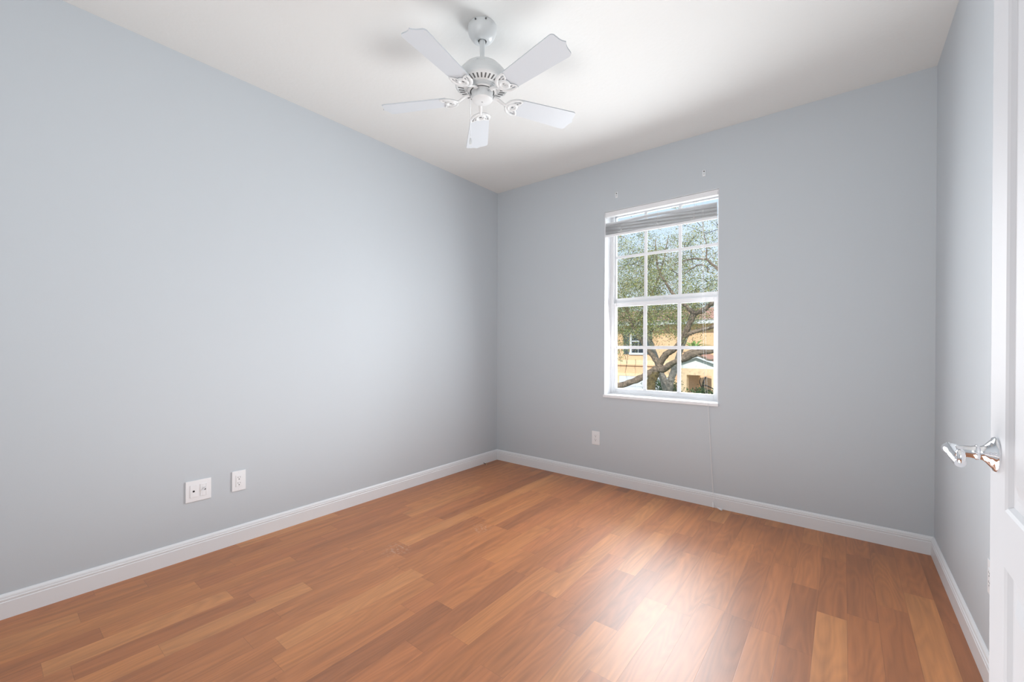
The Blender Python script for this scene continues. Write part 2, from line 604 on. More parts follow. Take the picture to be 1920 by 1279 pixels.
# white returns of the recess
mb = MB()
wb(mb, WX0, WX0 + 0.004, YB + 0.002, 3.487, 0.757, WZ1)
wb(mb, WX1 - 0.004, WX1, YB + 0.002, 3.487, 0.757, WZ1)
wb(mb, WX0, WX1, YB + 0.002, 3.487, WZ1 - 0.004, WZ1)
mb.build('reveal', M['vinyl'], win)
mb = MB()
wb(mb, WX0, -1.573, 3.487, YB + WT, 0.757, WZ1, 0.002)
wb(mb, -0.732, WX1, 3.487, YB + WT, 0.757, WZ1, 0.002)
wb(mb, -1.573, -0.732, 3.487, YB + WT, 2.308, WZ1, 0.002)
wb(mb, -1.573, -0.732, 3.487, YB + WT, 0.757, 0.768, 0.002)
wb(mb, -1.573, -1.566, 3.487, 3.496, 0.768, 2.308, 0.001)
wb(mb, -0.739, -0.732, 3.487, 3.496, 0.768, 2.308, 0.001)
mb.build('window_frame', M['vinyl'], win)
mb = MB()
wb(mb, WX0 - 0.004, WX1 + 0.004, 3.350, 3.49, 0.734, 0.757, 0.003)
mb.build('window_sill', M['sill'], win)


def sash(name, x0, x1, z0, z1, y0, y1, gx0, gx1, gz0, gz1, mx_, mz):
    mb = MB()
    wb(mb, x0, gx0, y0, y1, z0, z1, 0.003)
    wb(mb, gx1, x1, y0, y1, z0, z1, 0.003)
    wb(mb, gx0, gx1, y0, y1, z0, gz0, 0.003)
    wb(mb, gx0, gx1, y0, y1, gz1, z1, 0.003)
    s = mb.build(name, M['vinyl'], win)
    g = MB()
    for a, b_ in mx_:
        wb(g, a, b_, y0 + 0.008, y1 - 0.006, gz0 - 0.001, gz1 + 0.001, 0.004)
    for a, b_ in mz:
        wb(g, gx0 - 0.001, gx1 + 0.001, y0 + 0.0075, y1 - 0.0065, a, b_, 0.004)
    g.build('grille', M['vinyl'], s)
    p_ = MB()
    ym = (y0 + y1) / 2
    wb(p_, gx0 - 0.002, gx1 + 0.002, ym - 0.002, ym + 0.002, gz0 - 0.002, gz1 + 0.002)
    p_.build('pane', M['glass'], s)
    return s


lo = sash('lower_sash', -1.573, -0.735, 0.768, 1.545, 3.496, 3.524, -1.548, -0.768, 0.803, 1.512,
          [(-1.313, -1.283), (-1.037, -1.009)], [(1.146, 1.172)])
up = sash('upper_sash', -1.573, -0.735, 1.545, 2.308, 3.526, 3.552, -1.562, -0.748, 1.588, 2.298,
          [(-1.317, -1.292), (-1.039, -1.014)], [(1.937, 1.960)])
mb = MB()
wb(mb, -1.19, -1.12, 3.500, 3.524, 1.545, 1.551, 0.002)
mb.lathe([(0.010, 0), (0.010, 0.006), (0.007, 0.009)], 16, Matrix.Translation((-1.155 - ox, 3.512 - oy, 1.551 - oz)))
wb(mb, -1.16, -1.125, 3.505, 3.514, 1.553, 1.560, 0.002)
mb.build('sash_lock', M['vinyl'], lo)

# ------------------------------------------------------------------ raised blind
bl = empty('mini_blind', (-1.155, 3.385, 2.30))
tag(bl, 'white raised mini blind bunched at the top of the window', 'blind')
bx, by, bz = bl.location


def bb_(mb, x0, x1, y0, y1, z0, z1, bv=0.0):
    mb.box(x0 - bx, x1 - bx, y0 - by, y1 - by, z0 - bz, z1 - bz, bv)


mb = MB()
bb_(mb, -1.588, -0.716, 3.365, 3.369, 2.272, 2.305, 0.001)
bb_(mb, -1.588, -0.716, 3.401, 3.405, 2.272, 2.305, 0.001)
bb_(mb, -1.588, -0.716, 3.365, 3.405, 2.270, 2.274, 0.001)
bb_(mb, -1.588, -0.716, 3.362, 3.367, 2.300, 2.306, 0.001)
for x in (-1.592, -0.712):
    bb_(mb, x - 0.002, x + 0.002, 3.363, 3.407, 2.266, 2.306, 0.001)
mb.build('headrail', M['vinyl'], bl)
mb = MB()
NS = 18
XS = [-1.592 + i * (0.868 / 24) for i in range(25)]
for s in range(NS + 3):
    loose = s >= NS
    zc = 2.124 + s * 0.0042 if not loose else 2.204 + (s - NS) * 0.0075
    tilt = math.radians(-4 + random.uniform(-3, 3)) if not loose else math.radians(34 + 9 * (s - NS))
    vs_, fs = [], []
    for i, x in enumerate(XS):
        sag = 0.0018 * math.sin(x * 14 + s) + (0.004 * math.cos((x + 1.155) * 9.0) if loose else 0)
        for q in range(5):
            v = (q / 4 - 0.5)
            dy = v * 0.025
            dz = 0.0016 * (1 - (2 * v) ** 2)
            vs_.append((x - bx + 0.0006 * math.sin(s * 7.1), 3.385 + dy * math.cos(tilt) - dz * math.sin(tilt) - by + 0.0008 * math.sin(s * 3.3), zc + sag + dy * math.sin(tilt) + dz * math.cos(tilt) - bz))
    m_ = len(vs_)
    vs2 = vs_ + [(x, y, z - 0.0011) for x, y, z in vs_]
    n = len(XS)
    for i in range(n - 1):
        for q in range(4):
            a = i * 5 + q
            fs.append((a, a + 5, a + 6, a + 1))
            fs.append((m_ + a, m_ + a + 1, m_ + a + 6, m_ + a + 5))
        fs.append((i * 5, m_ + i * 5, m_ + i * 5 + 5, i * 5 + 5))
        fs.append((i * 5 + 4, i * 5 + 9, m_ + i * 5 + 9, m_ + i * 5 + 4))
    mb.faces(vs2, fs)
mb.build('slat_stack', M['slat'], bl)
mb = MB()
bb_(mb, -1.594, -0.722, 3.373, 3.397, 2.102, 2.120, 0.004)
mb.build('bottom_rail', M['vinyl'], bl)
for x in (-1.453, -1.155, -0.880):
    mb = MB()
    mb.tube([(x - bx, -0.014, 2.272 - bz), (x - bx + 0.004, -0.0155, 2.20 - bz), (x - bx, -0.0145, 2.110 - bz)], 0.0009, 6)
    mb.tube([(x - bx - 0.003, 0.0135, 2.272 - bz), (x - bx, 0.0145, 2.19 - bz), (x - bx, 0.0145, 2.110 - bz)], 0.0009, 6)
    mb.tube(smooth_path([(x - bx - 0.022, -0.015, 2.128 - bz), (x - bx - 0.008, -0.022, 2.125 - bz), (x - bx + 0.004, -0.020, 2.142 - bz), (x - bx + 0.012, -0.021, 2.130 - bz), (x - bx + 0.020, -0.016, 2.133 - bz)], 4), 0.0014, 6)
    mb.build('ladder_cord', M['cord'], bl)
cordA = smooth_path([(-0.820, 3.362, 2.275), (-0.816, 3.362, 1.7), (-0.806, 3.362, 1.15), (-0.794, 3.358, 0.86), (-0.772, 3.345, 0.752), (-0.768, 3.3435, 0.70), (-0.752, 3.347, 0.39), (-0.733, 3.339, 0.10), (-0.731, 3.330, 0.045)], 6)
cordB = smooth_path([(-0.812, 3.361, 2.275), (-0.806, 3.361, 1.7), (-0.789, 3.361, 1.15), (-0.780, 3.357, 0.86), (-0.769, 3.345, 0.752), (-0.765, 3.3435, 0.70), (-0.750, 3.347, 0.39), (-0.729, 3.339, 0.10), (-0.715, 3.330, 0.035), (-0.700, 3.322, 0.014)], 6)
tipA = ((-0.731, 3.330, 0.045), (-0.728, 3.326, 0.0085))
tipB = ((-0.700, 3.322, 0.014), (-0.668, 3.314, 0.0085))
for path, (t0, t1) in ((cordA, tipA), (cordB, tipB)):
    o = MB().tube([p_ - Vector(bl.location) for p_ in path], 0.0008, 6).build('lift_cord', M['cord'], bl, 60)
    d = Vector(t1) - Vector(t0)
    q = Vector((0, 0, 1)).rotation_difference(d.normalized()).to_matrix().to_4x4()
    L_ = d.length
    MB().lathe([(0.002, 0), (0.0045, L_ * 0.15), (0.0075, L_ * 0.8), (0.0078, L_ * 0.95), (0.006, L_)], 16,
               Matrix.Translation(Vector(t0) - Vector(bl.location)) @ q).build('tassel', M['vinyl'], o, 40)

# ------------------------------------------------------------------ curtain rod hooks above the window
for x, z, lab in ((-1.489, 2.437, 'small clear plastic wall hook above the left window corner'), (-0.809, 2.447, 'small clear plastic wall hook above the right window corner')):
    h = empty('wall_hook', (x, YB, z))
    tag(h, lab, 'hook', 'wall hooks above the window')
    MB().box(-0.010, 0.010, -0.0035, 0.0, -0.024, 0.024, 0.0015).build('backplate', M['hook'], h)
    k = MB()
    k.tube(smooth_path([(0, -0.002, -0.004), (0, -0.012, -0.010), (0, -0.020, -0.016), (0, -0.024, -0.008), (0, -0.024, 0.002)], 4), 0.0035, 8)
    k.build('prong', M['hook'], h, 60)
    MB().lathe([(0.0050, 0), (0.0050, 0.0014)], 12, Matrix.Translation((0, -0.0035, 0.012)) @ Matrix.Rotation(PI / 2, 4, 'X')).build('screw', M['slotgrey'], h)

# ------------------------------------------------------------------ outlets
def plate_frame(name, loc, ang, label, cat='outlet', group=None):
    e_ = empty(name, loc, ang)   # local: +X along the wall to the right, -Y out of the wall
    tag(e_, label, cat, group)
    return e_


def ymat(x, y, z):
    return Matrix.Translation((x, y, z)) @ Matrix.Rotation(PI / 2, 4, 'X')


def duplex(e_):
    pl = MB().box(-0.037, 0.037, -0.006, 0.0, -0.059, 0.059, 0.0025).build('wall_plate', M['plate'], e_)
    for z in (0.048, -0.048):
        MB().lathe([(0.0032, 0), (0.0032, 0.0008), (0.001, 0.0012)], 12, ymat(0, -0.006, z)).build('screw', M['plate'], pl)
    fc = MB().box(-0.0165, 0.0165, -0.0085, -0.005, -0.0335, 0.0335, 0.001).build('receptacle', M['plate'], e_)
    s = MB()
    for z in (0.0165, -0.0165):
        s.box(-0.0072, -0.0052, -0.0088, -0.0083, z + 0.001, z + 0.0085)
        s.box(0.0052, 0.0070, -0.0088, -0.0083, z + 0.0015, z + 0.0080)
        s.lathe([(0.0030, 0), (0.0030, 0.0006)], 12, ymat(0, -0.0083, z - 0.0065))
    s.build('slots', M['slotgrey'], fc)


e1 = plate_frame('power_outlet', (XL, 0.968, 0.367), PI / 2, 'white power outlet on the long wall, right of the wide cable plate', group='white wall power outlets')
e2 = plate_frame('power_outlet', (-1.670, YB, 0.374), 0, 'white power outlet low under the window wall, left below the window', group='white wall power outlets')
e3 = plate_frame('power_outlet', (XR, 2.172, 0.374), -PI / 2, 'white power outlet mostly hidden behind the open door edge', group='white wall power outlets')
for e_ in (e1, e2, e3):
    duplex(e_)

e4 = plate_frame('cable_plate', (XL, 0.767, 0.363), PI / 2, 'wide white double wall plate with a round jack and a cable opening', 'wall plate')
MB().box(-0.0605, 0.0605, -0.006, 0, -0.058, 0.058, 0.0025).build('wall_plate', M['plate'], e4)
ins = MB().box(-0.040, -0.007, -0.0085, -0.005, -0.0335, 0.0335, 0.001).build('jack_insert', M['plate'], e4)
jk = MB()
jk.lathe([(0.0052, 0), (0.0052, 0.0012)], 16, ymat(-0.0235, -0.0085, 0.0))
jk.build('jack_hole', M['dark'], ins)
ins2 = MB()
ins2.box(0.007, 0.0135, -0.0085, -0.005, -0.0335, 0.0335, 0.001)
ins2.box(0.0335, 0.040, -0.0085, -0.005, -0.0335, 0.0335, 0.001)
ins2.box(0.0135, 0.0335, -0.0085, -0.005, 0.012, 0.0335, 0.001)
ins2.box(0.0135, 0.0335, -0.0085, -0.005, -0.0335, -0.006, 0.001)
i2 = ins2.build('cable_insert', M['plate'], e4)
ov = MB()
ov.faces([(0.0135, -0.0062, 0.002), (0.0335, -0.0062, 0.012), (0.0335, -0.0062, -0.004), (0.0135, -0.0062, -0.006)], [(0, 1, 2, 3)])
ov.tube([(0.0135, -0.0135, -0.0035), (0.022, -0.0155, 0.004), (0.0335, -0.012, 0.0105)], [0.0016, 0.003, 0.0016], 8)
ov.build('cable_hood', M['plate'], i2)
dk = MB().box(0.026, 0.033, -0.0070, -0.0061, -0.003, 0.006)
dk.build('cable_opening', M['dark'], i2)

# small stub at the left baseboard near the corner
st = empty('floor_stub', (-2.728, 3.135, 0))
tag(st, 'tiny beige stub on the floor against the left baseboard near the corner', 'stub')
MB().lathe([(0.006, 0), (0.007, 0.004), (0.006, 0.016), (0.003, 0.020)], 14).build('stub_tip', M['beige'], st, 40)
MB().tube([(-0.040, 0.004, 0.010), (-0.02, 0.002, 0.009), (-0.003, 0, 0.010)], 0.003, 8).build('stub_stem', M['dark'], st, 60)

# ------------------------------------------------------------------ ceiling fan
FX, FY = -1.396, 1.565
fan = empty('ceiling_fan', (FX, FY, H))
tag(fan, 'white five blade ceiling fan with a pull chain', 'ceiling fan')
z0 = -H
MB().lathe([(0.0705, H - 0.0005 + z0), (0.0715, H - 0.010 + z0), (0.070, H - 0.025 + z0), (0.065, 2.700 + z0), (0.054, 2.682 + z0), (0.040, 2.671 + z0), (0.028, 2.667 + z0), (0.0215, 2.668 + z0), (0.0205, 2.674 + z0)], 48).build('canopy', M['fan'], fan, 50)
MB().lathe([(0.0205, 2.6735 + z0), (0.0205, 2.6730 + z0)], 32).build('canopy_opening', M['dark'], fan)
for a in (-75, -35):
    MB().lathe([(0.004, 0), (0.004, 0.004)], 10, Matrix.Rotation(math.radians(a), 4, 'Z') @ Matrix.Translation((0.071, 0, -0.010)) @ Matrix.Rotation(PI / 2, 4, 'Y')).build('canopy_screw', M['slotgrey'], fan)
mb = MB()
mb.lathe([(0.0150, 2.673 + z0), (0.0155, 2.664 + z0), (0.0125, 2.656 + z0), (0.0122, 2.56 + z0), (0.0122, 2.53 + z0)], 24)
mb.build('downrod', M['fan'], fan, 40)
hs = MB()
hs.lathe([(0.020, 2.545 + z0), (0.045, 2.548 + z0), (0.078, 2.542 + z0), (0.090, 2.535 + z0), (0.093, 2.528 + z0), (0.108, 2.515 + z0), (0.123, 2.496 + z0), (0.1295, 2.480 + z0), (0.1320, 2.476 + z0), (0.1335, 2.462 + z0), (0.1325, 2.450 + z0), (0.127, 2.444 + z0), (0.078, 2.436 + z0), (0.060, 2.436 + z0)], 64)
house = hs.build('motor_housing', M['fan'], fan, 35)
# oval emblem plate in relief on the dome
em = MB()
emv = Matrix.Rotation(math.radians(-52), 4, 'Z') @ Matrix.Translation((0.1105, 0, 2.509 + z0)) @ Matrix.Rotation(math.radians(52), 4, 'Y')
em.tube([(0.010 * math.cos(t * PI / 8), 0.019 * math.sin(t * PI / 8), 0.0) for t in range(16)], 0.0024, 6, closed=True, mtx=emv)
em.build('emblem', M['fan'], house, 60)
vt = MB()
for i in range(36):
    a = 2 * PI * i / 36
    mt = Matrix.Rotation(a, 4, 'Z') @ Matrix.Translation((0.104, 0, 2.44025 + z0)) @ Matrix.Rotation(-0.162, 4, 'Y')
    vt.box(-0.0145, 0.0145, -0.0036, 0.0036, -0.0006, 0.0006, mtx=mt)
vt.build('vent_slots', M['slotgrey'], house)
MB().lathe([(0.076, 2.4372 + z0), (0.076, 2.431 + z0), (0.060, 2.431 + z0), (0.060, 2.4372 + z0)], 48, cap=False).build('vent_inner_ring', M['fan'], fan, 40)  # plain ring in the same enamel as the motor housing
MB().lathe([(0.072, 2.4330 + z0), (0.072, 2.419 + z0), (0.050, 2.418 + z0), (0.050, 2.4330 + z0)], 48).build('flywheel', M['fan'], fan, 40)
MB().lathe([(0.0595, 2.4182 + z0), (0.0595, 2.4172 + z0), (0.050, 2.4172 + z0)], 40).build('dark_gap', M['dark'], fan)
MB().lathe([(0.0530, 2.4215 + z0), (0.0535, 2.4205 + z0), (0.0555, 2.4185 + z0), (0.0545, 2.4155 + z0), (0.0530, 2.414 + z0), (0.0530, 2.390 + z0), (0.0500, 2.380 + z0), (0.0400, 2.3745 + z0), (0.010, 2.372 + z0), (0.004, 2.372 + z0)], 48).build('switch_housing', M['fan'], fan, 40)
MB().lathe([(0.003, 0), (0.003, 0.002)], 10, Matrix.Translation((0, 0, 2.3722 + z0)) @ Matrix.Rotation(PI, 4, 'X')).build('housing_screw', M['steel'], fan)
MB().lathe([(0.003, 0), (0.003, 0.002)], 10, Matrix.Rotation(math.radians(-15), 4, 'Z') @ Matrix.Translation((0.0525, 0, 2.402 + z0)) @ Matrix.Rotation(PI / 2, 4, 'Y')).build('housing_screw', M['steel'], fan)


def blade_outline():
    r0, r1 = 0.165, 0.528
    w0, w1 = 0.051, 0.0655
    pts = [(r0, -w0 * 0.55), (r0 + 0.012, -w0)]
    pts += [(r0 + (r1 - 0.035 - r0) * t, -(w0 + (w1 - w0) * t)) for t in (0.25, 0.5, 0.75, 1.0)]
    side = []
    # rounded shoulder, hollow curve, small point in the middle
    for k in range(5):
        a = k / 4 * PI * 0.52
        side.append((r1 - 0.034 + 0.017 * math.sin(a), -(w1 - 0.017 + 0.017 * math.cos(a))))
    side += [(r1 - 0.0155, -0.036), (r1 - 0.0135, -0.024), (r1 - 0.009, -0.012), (r1 - 0.002, -0.002)]
    pts += side
    pts += [(r1, 0.0)]
    pts += [(x, -y) for x, y in reversed(side)]
    pts += [(r0 + (r1 - 0.035 - r0) * t, (w0 + (w1 - w0) * t)) for t in (1.0, 0.75, 0.5, 0.25)]
    pts += [(r0 + 0.012, w0), (r0, w0 * 0.55)]
    return pts


BZ = 2.388 - H
PITCHB = math.radians(-11)
bl_mb = MB()
bl_mb.prism(blade_outline(), 0.0, 0.0055)
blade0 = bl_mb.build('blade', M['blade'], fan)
im = MB()
pm = Matrix.Identity(4)


def arc(cx, cy, r, a0, a1, n=14, z=-0.003, sy=1.0):
    return [(cx + r * math.cos(math.radians(a0 + (a1 - a0) * i / (n - 1))), cy + sy * r * math.sin(math.radians(a0 + (a1 - a0) * i / (n - 1))), z) for i in range(n)]


# ring, two side lobes and the bar across the blade root
im.tube(arc(0.163, 0, 0.0215, 0, 337.5, 16, -0.0045), 0.0082, 8, closed=True, flat=0.75)
im.tube(arc(0.163, 0, 0.0105, 0, 337.5, 16, -0.0040), 0.0030, 8, closed=True, flat=0.8)
for s in (-1, 1):
    im.tube(smooth_path([(0.128, s * 0.006, -0.003), (0.138, s * 0.026, -0.004), (0.158, s * 0.043, -0.004), (0.183, s * 0.050, -0.003), (0.203, s * 0.048, -0.002)], 4), [0.007] * 4 + [0.0085] * 8 + [0.006] * 5, 8, flat=0.7)
    im.tube(smooth_path([(0.203, s * 0.048, -0.002), (0.196, s * 0.030, -0.003), (0.184, s * 0.016, -0.0035)], 4), 0.0045, 8, flat=0.7)
    im.tube(smooth_path([(0.166, s * 0.024, -0.004), (0.178, s * 0.032, -0.0035), (0.196, s * 0.032, -0.003)], 4), 0.0030, 8, flat=0.8)
    im.lathe([(0.0042, 0), (0.0042, 0.0025), (0.002, 0.0040)], 10, Matrix.Translation((0.199, s * 0.040, -0.0015)) @ Matrix.Rotation(PI, 4, 'X'))
im.tube(smooth_path([(0.062, 0, 0.022), (0.085, 0, 0.019), (0.105, 0, 0.008), (0.125, 0, -0.002), (0.143, 0, -0.004)], 4), lerp_list([0.012, 0.010, 0.0085, 0.008, 0.008], 17), 10, flat=0.6)
iron0 = im.build('blade_iron', M['fan'], blade0, 55)
for k in range(5):
    o = blade0 if k == 0 else blade0.copy()
    if k:
        COL.objects.link(o)
        o.parent = fan
        i_ = iron0.copy()
        COL.objects.link(i_)
        i_.parent = o
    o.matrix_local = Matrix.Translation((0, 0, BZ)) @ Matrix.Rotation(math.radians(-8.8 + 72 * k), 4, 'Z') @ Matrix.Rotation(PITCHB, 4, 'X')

ch = MB()
ca = math.radians(38.9 + 180 + 8)
cx_, cy_ = 0.0575 * math.cos(ca), 0.0575 * math.sin(ca)
ch.tube([(cx_ * 0.9, cy_ * 0.9, 2.405 + z0), (cx_, cy_, 2.403 + z0), (cx_, cy_, 2.395 + z0)], 0.0022, 8)
for i in range(52):
    zz = 2.395 - i * 0.0040
    ch.lathe([(0.0004, -0.0016), (0.0014, -0.0008), (0.0014, 0.0008), (0.0004, 0.0016)], 6, Matrix.Translation((cx_, cy_, zz + z0)))
ch.tube([(cx_, cy_, 2.395 + z0), (cx_, cy_, 2.188 + z0)], 0.0007, 5)
chain = ch.build('pull_chain', M['steel'], fan)
MB().lathe([(0.002, 0.0), (0.0035, -0.004), (0.0065, -0.016), (0.0065, -0.026), (0.004, -0.032)], 16, Matrix.Translation((cx_, cy_, 2.19 + z0))).build('chain_pendant', M['fan'], chain, 50)

# ------------------------------------------------------------------ open door
DW, DH, DT = 0.81, 2.032, 0.035
HY = 0.532
dang = math.radians(-1.1)
door = empty('door_1', (0.2265, HY, 0.012), dang)
tag(door, 'white two panel door standing open beside the right wall', 'door', kind='structure')
# local: +Y from hinge to latch, -X is the face seen, thickness to +X


def panel_face(mb, xs, d, rects, y1, z1):
    """face at x = xs with moulded panels sunk towards d (+1/-1)"""
    ys = sorted({0.0, y1} | {r[0] for r in rects} | {r[1] for r in rects})
    zs = sorted({0.0, z1} | {r[2] for r in rects} | {r[3] for r in rects})
    for i in range(len(ys) - 1):
        for j in range(len(zs) - 1):
            a, b_, c_, e_ = ys[i], ys[i + 1], zs[j], zs[j + 1]
            if (a, b_, c_, e_) in rects:
                steps = [(0.0, 0.0), (0.006, 0.003), (0.012, 0.009), (0.030, 0.010), (0.040, 0.0095), (0.062, 0.002), (0.066, 0.0015)]
                for (i0, d0), (i1, d1) in zip(steps[:-1], steps[1:]):
                    A = [(xs + d * d0, a + i0, c_ + i0), (xs + d * d0, b_ - i0, c_ + i0), (xs + d * d0, b_ - i0, e_ - i0), (xs + d * d0, a + i0, e_ - i0)]
                    B = [(xs + d * d1, a + i1, c_ + i1), (xs + d * d1, b_ - i1, c_ + i1), (xs + d * d1, b_ - i1, e_ - i1), (xs + d * d1, a + i1, e_ - i1)]
                    mb.faces(A + B, [(k, (k + 1) % 4, 4 + (k + 1) % 4, 4 + k) for k in range(4)])
                i1, d1 = steps[-1]
                mb.faces([(xs + d * d1, a + i1, c_ + i1), (xs + d * d1, b_ - i1, c_ + i1), (xs + d * d1, b_ - i1, e_ - i1), (xs + d * d1, a + i1, e_ - i1)], [(0, 1, 2, 3)])
            else:
                mb.faces([(xs, a, c_), (xs, b_, c_), (xs, b_, e_), (xs, a, e_)], [(0, 1, 2, 3)])


rects = [(0.114, DW - 0.114, 0.232, 0.736), (0.114, DW - 0.114, 0.843, 1.915)]
mb = MB()
panel_face(mb, 0.0, 1, rects, DW, DH)
panel_face(mb, DT, -1, rects, DW, DH)
mb.faces([(0, DW, 0), (DT, DW, 0), (DT, DW, DH), (0, DW, DH)], [(0, 1, 2, 3)])
mb.faces([(0, 0, 0), (DT, 0, 0), (DT, 0, DH), (0, 0, DH)], [(0, 1, 2, 3)])
mb.faces([(0, 0, 0), (DT, 0, 0), (DT, DW, 0), (0, DW, 0)], [(0, 1, 2, 3)])
mb.faces([(0, 0, DH), (DT, 0, DH), (DT, DW, DH), (0, DW, DH)], [(0, 1, 2, 3)])
bmesh.ops.remove_doubles(mb.bm, verts=mb.bm.verts, dist=1e-5)
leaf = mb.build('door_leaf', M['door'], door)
hd = empty('door_handle', (0.0, 0.755, 0.9385))
hd.parent = door
hd['label'] = 'polished chrome lever handle'
RX = Matrix.Rotation(-PI / 2, 4, 'Y')   # lathe axis Z -> -X
MB().lathe([(0.0345, 0.0), (0.0350, 0.003), (0.0330, 0.006), (0.0285, 0.0075), (0.0265, 0.010), (0.0225, 0.013), (0.0170, 0.017), (0.0140, 0.021), (0.0135, 0.024), (0.0155, 0.026), (0.0155, 0.029), (0.0130, 0.031), (0.0120, 0.036), (0.0118, 0.055)], 40, RX).build('rose', M['chrome'], hd, 40)
lv = MB()
lp = smooth_path([(-0.050, 0.008, 0.0), (-0.066, 0.002, 0.001), (-0.069, -0.020, 0.003), (-0.068, -0.050, 0.0), (-0.066, -0.080, -0.004), (-0.064, -0.104, -0.0065)], 5)
lv.tube(lp, lerp_list([0.0105, 0.0125, 0.0115, 0.0095, 0.009, 0.0085], len(lp)), 14)
lv.tube([(-0.064 + 0.0, -0.104 + 0.009 * math.sin(t), -0.0065 + 0.010 - 0.010 * math.cos(t)) for t in [i / 14 * 1.7 * PI for i in range(15)]], lerp_list([0.0085, 0.007, 0.005], 15), 12)
lv.lathe([(0.012, 0), (0.0145, 0.003), (0.0145, 0.006), (0.010, 0.009)], 20, Matrix.Translation((-0.064, 0.004, 0)) @ RX)
lv.build('lever', M['chrome'], hd, 60)
MB().box(0.006, 0.029, DW - 0.0005, DW + 0.0015, 0.905, 0.965, 0.0005).build('latch_plate', M['chrome'], door)
for z in (0.2, 1.0, 1.8):
    h = MB()
    h.lathe([(0.0065, -0.045), (0.0065, 0.045)], 14, Matrix.Translation((-0.004, -0.006, z)))
    h.build('hinge', M['chrome'], door, 40)

# ------------------------------------------------------------------ outside: ground and house
GZ = -3.2
g = MB().box(-60, 40, 3.8, 70, GZ - 0.3, GZ).build('ground', M['lawn'])
tag(g, 'green lawn below the window', 'lawn', kind='structure')
g = MB().box(-14, -6, 15.5, 24.9, GZ, GZ + 0.02).build('ground_driveway', M['pavement'])
tag(g, 'grey driveway in front of the peach house', 'driveway', kind='structure')

hs_ = empty('house', (-7.5, 25.0, GZ))
tag(hs_, 'peach stucco house across the yard with dark shutters', 'house')
hx, hy, hz = hs_.location


def hb(mb, x0, x1, y0, y1, z0, z1, bv=0.0):
    mb.box(x0 - hx, x1 - hx, y0 - hy, y1 - hy, z0 - hz, z1 - hz, bv)
    return mb


def hpart(name, m, boxes, parent=None):
    mb = MB()
    for q in boxes:
        hb(mb, *q)
    return mb.build(name, m, parent or hs_)


# front wall with the window opening left free
hpart('wall', M['stucco'], [(-18, -10.11, 25, 25.3, GZ, 2.55), (-9.23, 3, 25, 25.3, GZ, 2.55), (-10.11, -9.23, 25, 25.3, GZ, 0.80), (-10.11, -9.23, 25, 25.3, 2.25, 2.55),
                            (-18, -17.7, 25.3, 34, GZ, 2.55), (2.7, 3, 25.3, 34, GZ, 2.55)])
hpart('belt_trim', M['stuccotrim'], [(-18, 3, 24.93, 25.0, 0.10, 0.36)])
hpart('belt_ledge', M['stucco'], [(-18, 3, 24.90, 25.0, 0.02, 0.10)])
hpart('fascia', M['housewhite'], [(-18.4, 3.4, 24.35, 24.45, 2.42, 2.66), (-18.4, 3.4, 24.45, 25.0, 2.50, 2.56)])
mb = MB()
mb.faces([(-18.5 - hx, 24.3 - hy, 2.62 - hz), (3.5 - hx, 24.3 - hy, 2.62 - hz), (3.5 - hx, 29.5 - hy, 3.7 - hz), (-18.5 - hx, 29.5 - hy, 3.7 - hz), (-18.5 - hx, 34.7 - hy, 2.62 - hz), (3.5 - hx, 34.7 - hy, 2.62 - hz)],
         [(0, 1, 2, 3), (3, 2, 5, 4), (0, 3, 4), (1, 5, 2), (0, 4, 5, 1)])
mb.build('roof', M['roof'], hs_)
wf = hpart('window', M['housewhite'], [(-10.16, -10.06, 24.96, 25.06, 0.74, 2.30), (-9.28, -9.18, 24.96, 25.06, 0.74, 2.30), (-10.06, -9.28, 24.96, 25.06, 2.20, 2.30), (-10.20, -9.14, 24.92, 25.06, 0.68, 0.80),
                                       (-10.06, -9.28, 25.00, 25.05, 1.47, 1.53), (-9.68, -9.66, 25.03, 25.05, 0.80, 2.20), (-10.06, -9.28, 25.03, 25.05, 1.13, 1.15), (-10.06, -9.28, 25.03, 25.05, 1.83, 1.85)])
hpart('pane', M['darkglass'], [(-10.06, -9.28, 25.06, 25.08, 0.80, 2.20)], wf)
for x0, x1 in ((-10.56, -10.20), (-9.14, -8.80)):
    mb = MB()
    hb(mb, x0, x0 + 0.05, 24.94, 24.995, 0.72, 2.26)
    hb(mb, x1 - 0.05, x1, 24.94, 24.995, 0.72, 2.26)
    hb(mb, x0, x1, 24.95, 24.995, 0.72, 0.80)
    hb(mb, x0, x1, 24.95, 24.995, 2.18, 2.26)
    for k in range(22):
        z = 0.82 + k * 0.062
        hb(mb, x0 + 0.05, x1 - 0.05, 24.955, 24.99, z, z + 0.05)
    mb.build('shutter', M['shutter'], hs_)
gd = []
for r in range(4):
    for k in range(6):
        gd.append((-10.80 + k * 0.525, -10.80 + k * 0.525 + 0.50, 24.93, 24.97, GZ + 0.08 + r * 0.63, GZ + 0.08 + r * 0.63 + 0.60))
gd.append((-10.84, -7.62, 24.96, 24.995, GZ, -0.62))
hpart('garage_door', M['housewhite'], gd)
hpart('garage_trim', M['stuccotrim'], [(-11.0, -10.84, 24.93, 25.0, GZ, -0.45), (-7.62, -7.46, 24.93, 25.0, GZ, -0.45), (-10.84, -7.62, 24.93, 25.0, -0.62, -0.45)])
